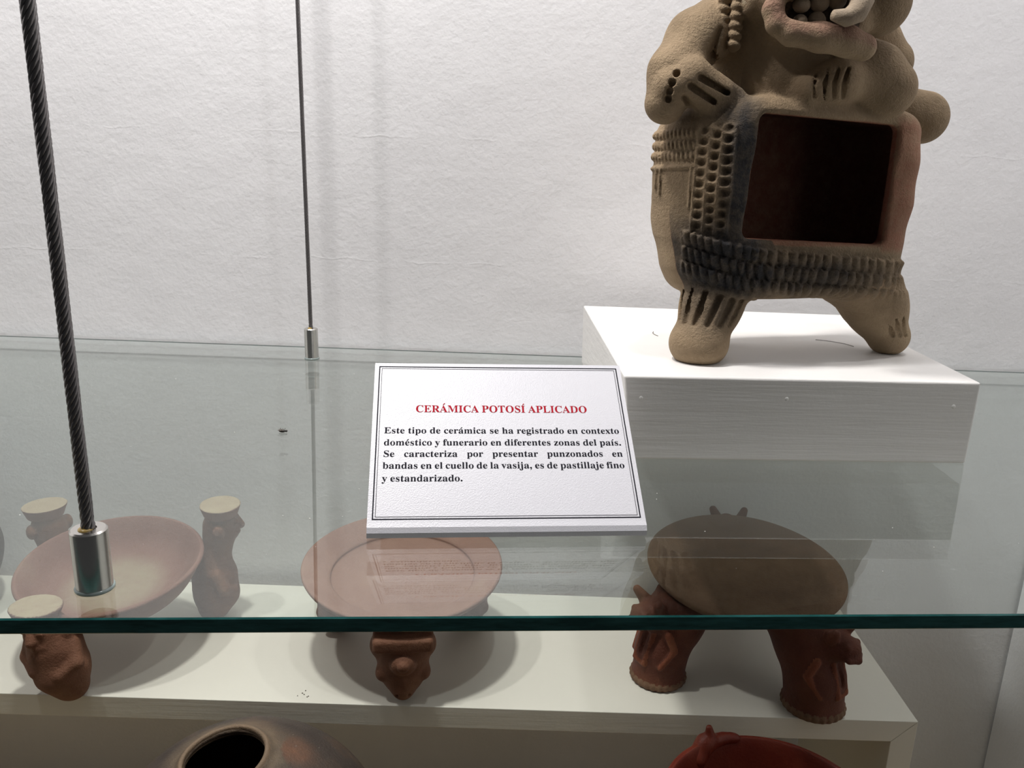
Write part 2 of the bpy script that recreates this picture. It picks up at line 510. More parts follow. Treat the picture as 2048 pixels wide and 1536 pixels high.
# ------------------------------------------------------------------ steel cables
def cable(foot, top, r_rope, r_fer, h_fer, label, pitch):
    root = empty('suspension_cable', foot)
    tag(root, label, 'cable', 'steel cables holding the glass shelf')
    f0 = Vector(foot)
    d = (Vector(top) - f0); ln = d.length; d.normalize()
    x = d.orthogonal().normalized(); y = d.cross(x)
    rope = MB()
    ns = 7
    z0 = h_fer - 0.002
    steps = int((ln - z0) / (pitch / 14))
    for sidx in range(ns):
        pts = []
        for i in range(steps + 1):
            zz = z0 + (ln - z0) * i / steps
            a = 2 * math.pi * (zz / pitch + sidx / ns)
            rr = r_rope * 0.66
            if zz - z0 < 0.006: rr *= 0.8 + 0.35 * math.sin((zz - z0) / 0.006 * math.pi)
            pts.append(d * zz + (x * math.cos(a) + y * math.sin(a)) * rr)
        rope.tube(pts, r_rope * 0.40, 6)
    rope.tube([d * z0, d * ln], r_rope * 0.45, 6)
    rope.build('wire_rope', M['rope'], root, True)
    prof = [(0.0005, 0.0008), (r_fer - 0.0006, 0.0008), (r_fer, 0.0014), (r_fer, h_fer - 0.0008), (r_fer - 0.0008, h_fer), (r_rope * 1.25, h_fer), (r_rope * 1.15, h_fer - 0.001), (0.0004, h_fer - 0.001)]
    fe = MB().lathe(prof, 48)
    q = d.to_track_quat('Z', 'Y').to_matrix()
    for p in fe.v: p.xyz = q @ p
    fo = fe.build('ferrule', M['steel'], root, True)
    e = fo.modifiers.new('edges', 'EDGE_SPLIT'); e.split_angle = math.radians(35)
    gl = MB().ball((0, 0, 0), (r_rope * 1.5, r_rope * 1.2, 0.0011), 14)
    for p in gl.v: p.xyz = q @ (p + Vector((0.0008, -0.0006, h_fer)))
    gl.build('glue', M['glue'], fo, True)
    wa = MB().lathe([(r_fer * 0.7, 0.0), (r_fer * 1.07, 0.0), (r_fer * 1.09, 0.0008), (r_fer * 1.05, 0.0016), (r_fer * 0.7, 0.0016)], 40, True)
    wa.build('washer', M['gasket'], root, True)
    return root
cable((-0.1970, 0.3665, 0), (-0.2060, 0.3665, CEIL), 0.0030, 0.0084, 0.0312, 'thick twisted steel cable with shiny ferrule at the shelf front edge', 0.026)
cable((-0.2026, 0.832, 0), (-0.2155, 0.832, CEIL), 0.0019, 0.0068, 0.0312, 'thin dark steel cable with small ferrule close to the back wall', 0.02)

# ------------------------------------------------------------------ painted plinth
p = empty('display_plinth', (0.2, 0.7, 0))
tag(p, 'cream white painted wooden plinth block under the large clay figure', 'plinth')
def off(o, q): o.data.transform(Matrix.Translation(-Vector(q))); return o
pb = [(0.0855, 0.5715, 0.0003), (0.3335, 0.587, 0.0003), (0.331, 0.845, 0.0003), (0.0710, 0.852, 0.0003)]
pt = [(0.0775, 0.571, 0.0617), (0.3338, 0.5865, 0.0617), (0.331, 0.845, 0.0617), (0.0690, 0.845, 0.0617)]
off(MB().prism(pb, pt).build('block', M['plinth'], p, bevel=0.0016), (0.2, 0.7, 0))
for nx, nz in ((0.0905, 0.0456), (0.1942, 0.047), (0.3165, 0.0437)):
    ny = 0.5713 + (nx - 0.0775) * (0.0155 / 0.2563)
    off(MB().ball((nx, ny, nz), (0.0017, 0.0007, 0.0017), 12).build('nail_head', M['nail'], p, True), (0.2, 0.7, 0))

# ------------------------------------------------------------------ text card
CARD = dict(c=(0.0011, 0.4368, 0.008), W=0.15706, L=0.11548, al=0.642, be=0.1059)
card = empty('label_card', (CARD['c'][0], CARD['c'][1], 0), CARD['be'])
tag(card, 'white printed text card with red heading leaning on the glass shelf', 'label card')
al = CARD['al']
# local frame: x right, y away, z up; face plane rises from (y=0,z=.008)
fu = Vector((0, math.cos(al), math.sin(al))); fnrm = Vector((0, -math.sin(al), math.cos(al)))
base = Vector((0, 0, 0.008))
def on_card(xm, vm, lift=0.0):
    """xm, vm: metres from the face's top left corner"""
    return base + Vector((xm - CARD['W'] / 2, 0, 0)) + fu * (CARD['L'] - vm) + fnrm * lift
W2, LL = CARD['W'] / 2, CARD['L']
prof = []
top = base + fu * LL
th = 0.0045
lip = [Vector((0, 0.001, 0.0006)), Vector((0, -0.0022, 0.0018)), Vector((0, -0.0024, 0.0048))]
ring = [top, base + fu * 0.002, base + Vector((0, -0.0008, -0.0005))] + lip[::-1] + [base + Vector((0, 0.006, -0.0074)), base + fu * 0.006 - fnrm * th, top - fnrm * th]
left = [Vector((-W2, q.y, q.z)) for q in ring]; right = [Vector((W2, q.y, q.z)) for q in ring]
MB().prism(left, right).build('panel', M['paper'], card)
bt = top - fnrm * th
MB().prism([(-W2 + .002, bt.y - .002, bt.z - .002), (W2 - .002, bt.y - .002, bt.z - .002), (W2 - .002, bt.y + .001, bt.z - .002), (-W2 + .002, bt.y + .001, bt.z - .002)][::-1],
           [(-W2 + .002, bt.y + .018, .0004), (W2 - .002, bt.y + .018, .0004), (W2 - .002, bt.y + .021, .0004), (-W2 + .002, bt.y + .021, .0004)][::-1]).build('back_support', M['card'], card)

def frame_line(name, inset, wd):
    a = [(inset, inset), (CARD['W'] - inset, inset), (CARD['W'] - inset, LL - inset - .0012), (inset, LL - inset - .0012)]
    b = [(inset + wd, inset + wd), (CARD['W'] - inset - wd, inset + wd), (CARD['W'] - inset - wd, LL - inset - .0012 - wd), (inset + wd, LL - inset - .0012 - wd)]
    m = MB()
    for i in range(4):
        j = (i + 1) % 4
        m.add([on_card(*q, 0.00012) for q in (a[i], b[i], b[j], a[j])], [(0, 1, 2, 3)])
    return m.build(name, M['ink'], card)
frame_line('border_line', 0.0026, 0.0007)
frame_line('border_line', 0.0043, 0.00028)

def boldserif(t):
    o = ''
    for ch in t:
        if 'A' <= ch <= 'Z': o += chr(0x1D400 + ord(ch) - 65)
        elif 'a' <= ch <= 'z': o += chr(0x1D41A + ord(ch) - 97)
        else: o += ch
    return o
dg = None
def glyphs(t):
    """flat mesh of a run of bold serif letters, em = 1"""
    cu = bpy.data.curves.new('letters', 'FONT'); cu.body = boldserif(t); cu.size = 1.0; cu.resolution_u = 3
    o = bpy.data.objects.new('letters', cu); COL.objects.link(o)
    d = bpy.context.evaluated_depsgraph_get()
    me = bpy.data.meshes.new_from_object(o.evaluated_get(d))
    v = [tuple(q.co)[:2] for q in me.vertices]; f = [tuple(q.vertices) for q in me.polygons]
    bpy.data.objects.remove(o); bpy.data.curves.remove(cu); bpy.data.meshes.remove(me)
    return v, f
_adv = {}
def advance(t):
    if t not in _adv:
        _adv[t] = max(q[0] for q in glyphs(t + 'H')[0]) - max(q[0] for q in glyphs('H')[0])
    return _adv[t]
ACC = {'Á': 'A', 'Í': 'I', 'á': 'a', 'é': 'e', 'í': 'i'}
def word(t):
    """letters of one word with acute accents, stop and comma drawn here"""
    V, Fc, x = [], [], 0.0
    run = ''
    def put(v, f, x0):
        n = len(V); V.extend((a + x0, b) for a, b in v); Fc.extend(tuple(i + n for i in q) for q in f)
    def flush():
        nonlocal run, x
        if run:
            put(*glyphs(run), x); x += advance(run); run = ''
    for ch in t:
        if ch in ACC:
            flush()
            b = ACC[ch]; v, f = glyphs(b)
            if b == 'i':
                keep = [q for q in f if max(v[i][1] for i in q) < 0.49]
                f = keep
            put(v, f, x)
            xs = [q[0] for q in v]; cx = (min(xs) + max(xs)) / 2
            y = 0.72 if b.isupper() else 0.52
            put([(cx - 0.07, y), (cx - 0.02, y), (cx + 0.14, y + 0.13), (cx + 0.10, y + 0.19), (cx + 0.05, y + 0.18)], [(0, 1, 2, 3, 4)], x)
            x += advance(b)
        elif ch in '.,':
            flush()
            put([(0.125 + 0.085 * math.cos(a), 0.07 + 0.085 * math.sin(a)) for a in [k * math.pi / 6 for k in range(12)]], [tuple(range(12))], x)
            if ch == ',':
                put([(0.09, 0.0), (0.20, 0.06), (0.17, -0.09), (0.07, -0.18), (0.06, -0.155), (0.12, -0.09)], [(0, 5, 4, 3, 2, 1)], x)
            x += 0.26
        else:
            run += ch
    flush()
    return V, Fc, x
def text_line(t, x0, x1, base_v, cap_h, mat, name, justify=True, sx=None):
    em = cap_h / 0.676
    ws = [word(q) for q in t.split(' ')]
    tot = sum(q[2] for q in ws)
    if sx is None: sx = (x1 - x0) / (em * (tot + 0.25 * (len(ws) - 1)))
    gap = ((x1 - x0) - tot * em * sx) / (len(ws) - 1) if justify and len(ws) > 1 else 0.25 * em * sx
    m = MB(); x = x0
    for v, f, a in ws:
        m.add([on_card(x + q[0] * em * sx, base_v - q[1] * em, 0.00015) for q in v], f)
        x += a * em * sx + gap
    o = m.build(name, mat, card)
    return sx
text_line('CERÁMICA POTOSÍ APLICADO', 0.0257, 0.1317, 0.0381, 0.0051, M['red'], 'printed_heading')
sx = text_line('doméstico y funerario en diferentes zonas del país.', 0.0073, 0.1500, 0.0623, 0.0043, M['ink'], 'printed_line')
for t, v, j in (('Este tipo de cerámica se ha registrado en contexto', 0.0537, True), ('Se caracteriza por presentar punzonados en', 0.0703, True),
                ('bandas en el cuello de la vasija, es de pastillaje fino', 0.0784, True), ('y estandarizado.', 0.0870, False)):
    text_line(t, 0.0072, 0.1498, v, 0.0043, M['ink'], 'printed_line', j, sx if t[0] != 'b' else min(sx, 99))

# ------------------------------------------------------------------ lower platform
pl = empty('lower_platform', (0, 0.66, FLOOR))
tag(pl, 'long white board platform with open front below the glass shelf', 'platform')
PT = -0.278
def plat(m, name): return off(m.build(name, M['board'], pl, bevel=0.0006), (0, 0.66, FLOOR))
t = 0.022
# mitred boards: top board and right end board meet on the diagonal
plat(MB().prism([(-0.95, .6565, PT), (0.380, .6665, PT), (0.380, .872, PT), (-0.95, .872, PT)][::-1],
                [(-0.95, .6565, PT - t), (0.380 - t, .6665, PT - t), (0.380 - t, .872, PT - t), (-0.95, .872, PT - t)][::-1]), 'top_board')
plat(MB().prism([(0.380, .6665, PT), (0.380, .6665, FLOOR), (0.380 - t, .6665, FLOOR), (0.380 - t, .6665, PT - t)],
                [(0.380, .872, PT), (0.380, .872, FLOOR), (0.380 - t, .872, FLOOR), (0.380 - t, .872, PT - t)]), 'end_board')
plat(MB().box(-0.95, -0.928, .657, .872, FLOOR, PT - t), 'end_board')

# ------------------------------------------------------------------ large clay figure: a vessel with a square window, arms and a fanged head
FA = math.radians(16)
fig = empty('effigy_vessel', (0.2165, 0.628, 0.0617), FA)
tag(fig, 'large tan clay effigy vessel with square opening standing on the plinth', 'clay vessel')
def build_figure():
    c = Clay((-140, -40, -2), (156, 136, 290), 0.95)
    (BODY, LEG_L, LEG_R, LEG_B, ARM_L, ARM_R, ELB, TORSO, HEAD, LIP, STRIP, STRIP2, COIL, COIL2, BAND0, BAND1, BAND2, COL0, COL1, COL2,
     RID0, RID1, RID2, RID3, ROW0, ROW1, ROW2, ROWR, BAR0, BAR1, BAR2, BLOCK) = range(32)
    def groove(pts, r, depth):
        # cut along the view the potter worked from: inwards by depth, outwards clear of the surface
        v = (0.55, 0.82, -0.12)
        for k_ in (-9, -6.5, -4, -1.5, 0, depth * 0.5, depth):
            c.path([tuple(p_[i_] + v[i_] * k_ for i_ in range(3)) for p_ in pts], r, 0.7, None, 'sub')
    def sc(z):
        return np.interp(z, [20, 48, 66, 90, 118, 150, 172, 200], [0.70, 0.80, 0.885, 0.96, 1.0, 1.0, 0.975, 0.93]).astype(np.float32)
    def plan(x, y, z):
        s_ = sc(z)
        xc = np.float32(-9)
        hx = np.where(x < xc, 97 * s_, 104 * (0.55 + 0.45 * s_)); hy = 45 * (0.4 + 0.6 * s_)
        X = np.abs(x - xc); Y = y - np.float32(45)
        r = np.where((x < xc), np.float32(42), np.float32(26))
        qx, qy = X - (hx - r), np.abs(Y) - (hy - r)
        return np.sqrt(np.maximum(qx, 0) ** 2 + np.maximum(qy, 0) ** 2) + np.minimum(np.maximum(qx, qy), 0) - r
    def solid(x, y, z, r=13.0):
        a = plan(x, y, z)
        ztop = 192 - 0.0009 * (x + 9) ** 2 - 0.0008 * (y - 42) ** 2
        b = np.where(z > 120, z - ztop, 47 - z)
        rr = np.where(z > 120, np.float32(r) + np.float32(10) * np.clip((-50 - x) / 25, 0, 1), np.float32(10)).astype(np.float32)
        qa, qb = a + rr, b + rr
        return np.sqrt(np.maximum(qa, 0) ** 2 + np.maximum(qb, 0) ** 2) + np.minimum(np.maximum(qa, qb), 0) - rr
    lo, hi = (-112, -4, 44), (100, 95, 197)
    sl, X, Y, Z = c.region([a - 8 for a in lo], [b + 8 for b in hi])
    d = solid(X, Y, Z).astype(np.float32)
    sgn = np.clip(X / 30, -1, 1)
    S = X + 0.9 * np.maximum(Y - 1, 0) * sgn
    front = (Y < 46)
    disp = np.zeros_like(d); L = np.zeros(d.shape, np.int8)
    def raise_(h_, lab, on=None):
        nonlocal L, disp
        m = (h_ > np.maximum(disp, 0.35)) if on is None else on
        L = np.where(m, np.int8(lab), L); disp = np.where(m, np.maximum(h_, disp) if on is None else h_, disp)
    # three scalloped bands below the window
    drop = np.interp(S, [-112, -92, -48, 0, 84, 120], [93.5, 90.5, 82.5, 78.5, 73.0, 71]).astype(np.float32)
    for r_ in range(3):
        wav = 0.9 * np.sin(S * 2 * np.pi / 7.8 + r_)
        zc = drop - 11.3 * r_ - 1.5 + wav * 0.6
        t_ = (Z - zc) / 5.7
        ph = (S + 1.9 * r_ + 1.3 * np.sin(S * 0.13 + r_)) / 7.8 + 0.13 * t_
        lobe = np.abs(np.cos(np.pi * ph)) ** 0.8
        m = np.maximum(1 - t_ ** 4, 0) ** 0.5 * (0.08 + 0.92 * lobe) * smooth01((S + 116) / 5) * front * smooth01((122 - S) / 6)
        raise_(5.2 * m * (0.72 + 0.38 * t_), BAND0 + r_)
    # thin coil under the bands
    zc = drop - 36.5; t_ = (Z - zc) / 2.2
    h_ = 2.0 * np.sqrt(np.maximum(1 - t_ * t_, 0)) * front
    # punched columns at the left corner
    for i_, s0 in enumerate((-98.5, -87.5, -77.5)):
        t_ = (S - s0) / 4.7
        ends = smooth01((Z - 97) / 3) * smooth01((170 + i_ - Z) / 3)
        per = 7.2; zz = (Z + 2.6 * i_) / per; fz = (zz - np.round(zz)) * per
        pit = smooth01(1.6 - np.sqrt((S - s0) ** 2 / 10.0 + fz ** 2 / 6.0))
        h_ = (2.3 * np.sqrt(np.maximum(1 - t_ ** 4, 0)) - 3.5 * pit) * ends
        raise_(h_, COL0 + i_, (np.abs(t_) < 1.0) & (ends > 0.05) & (Y < 50))
    for i_, s0 in enumerate((-104.3, -93.0, -82.5, -72.2)):
        t_ = (S - s0) / 1.35
        raise_(2.4 * np.sqrt(np.maximum(1 - t_ * t_, 0)) * smooth01((Z - 94) / 3) * smooth01((172 - Z) / 3) * (Y < 60), RID0 + i_)
    # punched rows on the flank
    for i_, z0 in enumerate((164.0, 156.3, 149.0)):
        zc = z0 + 0.035 * (S + 105); t_ = (Z - zc) / 3.3
        u = (S + 1.8 * i_) / 4.8
        h_ = 2.8 * np.sqrt(np.maximum(1 - t_ * t_, 0)) * (0.15 + 0.85 * np.abs(np.cos(np.pi * u + t_ * 0.6)))
        raise_(h_, ROW0 + i_, (np.abs(t_) < 1) & (S < -106) & (S > -190))
    zc = 141.5 + 0.06 * (S + 105); t_ = (Z - zc) / 1.6
    raise_(2.0 * np.sqrt(np.maximum(1 - t_ * t_, 0)) * (S < -106) * (Y < 85), ROWR)
    for i_, (s0, za, zb) in enumerate(((-150, 124, 141), (-143, 120, 141), (-108, 112, 142))):
        t_ = (S - s0) / 1.7
        raise_(1.9 * np.sqrt(np.maximum(1 - t_ * t_, 0)) * ((Z < zb) & (Z > za) & (Y < 64)), BAR0 + i_)
    # hand-worked unevenness
    disp = disp + 0.9 * np.sin(X * 0.11 + 1) * np.sin(Z * 0.083) * np.sin(Y * 0.09 + 2) + 0.5 * np.sin(X * 0.05 + Z * 0.19)
    c.D[sl] = d - disp; c.L[sl] = np.where(d < -5.5, np.int8(BODY), L)
    # legs: two in front, one hidden behind
    c.path([(-52, 31, 64), (-64, 26, 40), (-74, 20, 17)], [25, 22.5, 19], 6, LEG_L)
    c.ell((-75, 19, 13), (22.5, 21.5, 19), 5, LEG_L)
    c.path([(64, 30, 60), (84, 28, 38), (97, 24, 14)], [27, 21.5, 14.5], 16, LEG_R)
    c.ell((98, 24, 13), (16, 16, 15), 5, LEG_R)
    c.path([(-32, 66, 60), (-36, 72, 12)], [20, 12.5], 10, LEG_B)
    def flutes(c0, r0_, c1, r1_, angs, w_):
        for g_ in angs:
            a_ = math.radians(g_); dx, dy = -0.57 * math.cos(a_) + 0.82 * math.sin(a_), -0.82 * math.cos(a_) - 0.57 * math.sin(a_)
            c.path([(c0[0] + dx * r0_, c0[1] + dy * r0_, c0[2]), (c1[0] + dx * r1_, c1[1] + dy * r1_, c1[2])], [w_, w_ * 0.85], 1.0, None, 'sub')
    flutes((-57, 29, 53), 24.6, (-68, 23.5, 30), 21.8, (-62, -38, -14, 10, 34, 58), 2.9)
    flutes((81, 28.5, 41), 22.8, (95.5, 24.5, 17), 17.0, (12, 32, 52), 2.2)
    def collar(cx, cy, rad, z_l, z_r, a0, a1, lab_, w_):
        pts = []
        for k_ in range(9):
            a_ = math.radians(a0 + (a1 - a0) * k_ / 8); dx, dy = -0.57 * math.cos(a_) + 0.82 * math.sin(a_), -0.82 * math.cos(a_) - 0.57 * math.sin(a_)
            pts.append((cx + dx * rad, cy + dy * rad, z_l + (z_r - z_l) * k_ / 8))
        c.path(pts, w_, 2.0, lab_)
    collar(-54, 30, 26.0, 60.5, 49.5, -75, 72, LEG_L, 3.0)
    collar(80, 28, 23.5, 45.5, 44.5, -5, 75, LEG_R, 2.0)
    # hollow interior, then the window
    inner = solid(X, Y, Z, 12.0) + 10.5
    def window(x, y, z):
        cx, cz = np.float32(2.5), np.float32(134)
        qx, qz = np.abs(x - cx + (x < 0) * -0.06 * (z - cz)) - (58.5 - 6), np.abs(z - cz + 0.035 * x) - (43.0 - 6)
        e = np.sqrt(np.maximum(qx, 0) ** 2 + np.maximum(qz, 0) ** 2) + np.minimum(np.maximum(qx, qz), 0) - 6
        return np.maximum(e, y - 34)
    # torso, neck; its skirt closes onto the vessel's roof
    c.ell((-8, 50, 200), (56, 38, 33), 9, TORSO)
    c.ell((-20, 54, 240), (51, 38, 46), 12, TORSO)
    c.cap((-20, 54, 255), (-16, 52, 300), 47, 47, 8, TORSO)
    c.box((-52, 27, 258), (11, 9, 15), 4, 2, BLOCK)
    c.D[sl] = np.maximum(c.D[sl], -inner)
    c.L[sl] = np.where((inner < 4) & (d < -5.5), np.int8(BODY), c.L[sl])
    c.put(window, (-70, -10, 84), (75, 36, 184), 4.0, None, 'sub')
    # left arm folded with its hand on the rim
    c.path([(-56, 58, 244), (-86, 46, 228), (-106, 34, 204), (-113, 30, 183)], [22, 20, 17.5, 14], 6, ARM_L)
    c.path([(-113, 28, 184), (-111, 23, 194), (-101, 21, 200)], [13, 13, 12], 3, ARM_L)
    c.path([(-101, 20, 197), (-88, 18, 187)], [13, 10], 6, ARM_L)
    c.path([(-101, 20, 199), (-78, 18, 190)], [12, 9], 6, ARM_L)
    c.path([(-97, 22, 202), (-64, 22, 190)], [11, 7], 7, ARM_L)
    for a, b in (((-110, 8, 187), (-99, 10.5, 179)), ((-105.5, 7.5, 194), (-87, 8.5, 185)), ((-97.5, 9, 199), (-76, 11, 191))):
        groove([a, b], [2.4, 2.0], 4 if b[2] > 182 else 9)
    for a in ((-115.4, 10.5, 202), (-118, 10.5, 196), (-119, 11.5, 190.8), (-119.0, 13, 186)):   # punched bracelet
        groove([a, (a[0] + 0.5, a[1] + 1, a[2] - 0.4)], [2.4, 2.4], 3)
    # right arm: shoulder, thick folded forearm and hand with grooved fingers
    c.path([(20, 62, 250), (60, 54, 238), (76, 44, 222)], [25, 23, 18], 7, ARM_R)
    c.path([(28, 30, 221), (40, 14, 208), (50, 8, 200)], [20, 23.5, 20.5], 4, ARM_R)
    c.path([(30, 14, 206), (8, 6, 203), (-14, 8, 196)], [15, 14, 10], 8, ARM_R)
    for i_ in range(4):
        x_ = -19 + 7.2 * i_
        groove([(x_ + 3, -5.2 + [2, 0, -0.5, -1][i_], 210), (x_ - 1, -8.6 + [2.6, 0.6, 0, -0.6][i_], 201), (x_ + 2, -5.5 + [2, 0.6, 0, 0][i_], 191.5)], [1.2, 1.8, 1.2], [9, 7, 4, 2][i_])

    # deep gap between the left arm and the chest
    groove([(-76, 28, 234), (-81, 28, 218), (-79, 27, 208)], [1.6, 3.2, 4.6], 13)
    # the second elbow resting over the right corner
    c.cap((92, 62, 192), (124, 56, 184.5), 17, 20.5, 7, ELB)
    # head: skull out of the frame, muzzle turned to the right
    c.ell((-16, 40, 290), (56, 48, 42), 8, HEAD)
    c.path([(-40, 26, 258), (-26, 8, 248), (2, -2, 243)], [24, 21, 17], 7, HEAD)
    c.ell((26, 0, 254.5), (22, 23, 22.5), 6, HEAD)
    c.ell((-27, -18, 243), (27, 20, 11.5), 2.5, None, 'sub', Matrix.Rotation(math.radians(-6), 3, 'Y'))
    # lips: a thick roll from the mouth corner along the jaw
    c.path([(-53, -4, 254), (-57, -5, 243), (-55, -8, 234), (-46, -12, 228.5), (-27, -17, 227), (-8, -19, 225.5), (5, -19, 222.5)], [6, 6.5, 6.5, 7.5, 9.3, 9.6, 9.0], 3.5, LIP)
    c.path([(-53, -4, 254), (-38, -16, 257), (-16, -21, 258)], [6, 5.5, 5.5], 3, LIP)
    # brow and upper snout rising above
    c.ell((22, 2, 286), (36, 34, 30), 8, HEAD)
    # notched strips hanging down the neck
    for lab_, xa, ya, za, zb in ((STRIP, -72, 35, 270, 228), (STRIP2, -65.5, 28, 270, 223)):
        c.cap((xa, ya + 1, za), (xa + 1.5, ya + 2, zb), 3.6, 3.6, 1.5, lab_)
        for i_ in range(8):
            z_ = zb + 1 + i_ * 6.2
            c.ell((xa + 0.5, ya - 0.5, z_), (4.9, 4.9, 3.6), 1.0, lab_, rot=Matrix.Rotation(0.35, 3, 'Y'))
    c.D = np.maximum(c.D, (np.float32(0.3) - c.ax[2])[None, None, :])
    names = {BODY: 'vessel_body', LEG_L: 'leg', LEG_R: 'leg', LEG_B: 'leg', ARM_L: 'arm', ARM_R: 'arm', ELB: 'elbow', TORSO: 'torso', HEAD: 'head', LIP: 'lip', STRIP: 'notched_strip', STRIP2: 'notched_strip',
             COIL: 'coil', COIL2: 'coil', BAND0: 'scalloped_band', BAND1: 'scalloped_band', BAND2: 'scalloped_band', COL0: 'punched_column', COL1: 'punched_column', COL2: 'punched_column',
             RID0: 'ridge', RID1: 'ridge', RID2: 'ridge', RID3: 'ridge', ROW0: 'punched_row', ROW1: 'punched_row', ROW2: 'punched_row', ROWR: 'ridge', BAR0: 'ridge', BAR1: 'ridge', BAR2: 'ridge', BLOCK: 'rough_block'}
    body_labels = [BODY, COIL, COIL2] + list(range(BAND0, BLOCK))
    def paint(P, lab, N):
        n = len(P); A = np.zeros((n, 4)); x, y, z = P.T
        # red slip on the inside of the vessel and on the window's edge
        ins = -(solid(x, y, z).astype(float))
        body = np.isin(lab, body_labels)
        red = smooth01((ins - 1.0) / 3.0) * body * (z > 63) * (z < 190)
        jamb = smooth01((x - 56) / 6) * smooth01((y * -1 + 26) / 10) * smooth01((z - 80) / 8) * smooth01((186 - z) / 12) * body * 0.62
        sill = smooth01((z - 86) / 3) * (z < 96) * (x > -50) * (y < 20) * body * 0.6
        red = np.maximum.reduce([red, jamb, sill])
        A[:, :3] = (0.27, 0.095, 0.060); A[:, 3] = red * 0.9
        deep = red * smooth01((y - 12) / 12)  # slip colour darkened towards the back of the hollow
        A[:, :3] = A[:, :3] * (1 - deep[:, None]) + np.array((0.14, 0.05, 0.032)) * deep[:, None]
        # soot around the lower left window corner
        def blob(cx, cz, rx, rz): return np.clip(1.5 - np.sqrt(((x - cx) / rx) ** 2 + ((z - cz) / rz) ** 2), 0, 1)
        soot = np.maximum.reduce([blob(-68, 84, 40, 26), blob(-64, 138, 14, 62), blob(-58, 66, 56, 17), blob(-4, 66, 74, 17) * 0.85, blob(-74, 46, 26, 20) * 0.5, blob(-68, 178, 14, 12) * 0.7]) * (y < 30) * (ins < 2.0) * (lab != LEG_R)
        use = soot * 0.92 > A[:, 3]
        A[use, :3] = (0.024, 0.023, 0.024); A[use, 3] = soot[use] * 0.95
        lipm = (lab == LIP)
        A[lipm, :3] = (0.25, 0.115, 0.09)
        A[lipm, 3] = smooth01((N[lipm, 2] + 0.4) / 0.8) * 0.5
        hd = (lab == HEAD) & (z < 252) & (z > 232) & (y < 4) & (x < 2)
        A[hd, :3] = (0.035, 0.028, 0.026); A[hd, 3] = 0.75  # darkness of the mouth cavity put into the head's colour
        bl = lab == BLOCK
        A[bl, :3] = (0.42, 0.35, 0.24); A[bl, 3] = 0.6 * (z[bl] > 250)
        return A
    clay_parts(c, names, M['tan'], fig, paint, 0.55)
    for (x, y, z, rx, rz) in ((-38.5, -9, 236.0, 5.0, 5.4), (-26.5, -10, 237.0, 6.6, 7.0), (-38, -8, 247.0, 6.0, 5.0), (-26, -10, 249.5, 7.2, 6.4), (-13.5, -11, 251.5, 6.6, 6)):
        MB().ball((x / 1000, y / 1000, z / 1000), (rx / 1000, 0.0055, rz / 1000), 16).build('tooth', M['tooth'], fig, True)
    MB().ball((-0.012, 0.034, 0.300), (0.066, 0.058, 0.046), 32).build('added_crown', M['tan'], fig, True)  # head top above the view, added to cast shade on snout and jaw
    MB().tube([(-0.0050, -0.020, 0.262), (-0.0060, -0.027, 0.249), (-0.0105, -0.029, 0.2415), (-0.0180, -0.0295, 0.238), (-0.0275, -0.029, 0.239)], [0.0078, 0.0078, 0.0072, 0.0058, 0.0034], 14).build('fang', M['tooth'], fig, True)
build_figure()

# ------------------------------------------------------------------ bowls and plates on the platform
def spin(name, prof, mat, parent, n=96, tilt=None, loc=(0, 0, 0), wob=0.0, seed=0, close=False, slip=None):
    m = MB().lathe(prof, n, close)
    rs = random.Random(seed)
    ph = [rs.uniform(0, 6.28) for _ in range(4)]
    for q in m.v:
        a = math.atan2(q.y, q.x)
        k = 1 + wob * (math.sin(2 * a + ph[0]) * 0.6 + math.sin(3 * a + ph[1]) * 0.4 + math.sin(5 * a + ph[2]) * 0.25)
        q.x *= k; q.y *= k; q.z += wob * 0.03 * math.sin(2 * a + ph[3])
    col = [slip(q) if slip else (0, 0, 0, 0) for q in m.v]
    T = Matrix.Translation(loc) @ (tilt.to_4x4() if tilt else Matrix.Identity(4))
    for q in m.v: q.xyz = T @ q
    o = m.build(name, mat, parent, True)
    at = o.data.color_attributes.new('slip', 'FLOAT_COLOR', 'POINT')
    at.data.foreach_set('color', [e for cc in col for e in cc])
    return o
def curve(pts, n=6):
    """Catmull-Rom through 2-D profile points"""
    out = []
    for i in range(len(pts) - 1):
        p0, p1, p2, p3 = pts[max(i - 1, 0)], pts[i], pts[i + 1], pts[min(i + 2, len(pts) - 1)]
        for k in range(n):
            t = k / n
            out.append(tuple(0.5 * ((2 * p1[j]) + (-p0[j] + p2[j]) * t + (2 * p0[j] - 5 * p1[j] + 4 * p2[j] - p3[j]) * t * t + (-p0[j] + 3 * p1[j] - 3 * p2[j] + p3[j]) * t ** 3) for j in (0, 1)))
    out.append(pts[-1]); return out

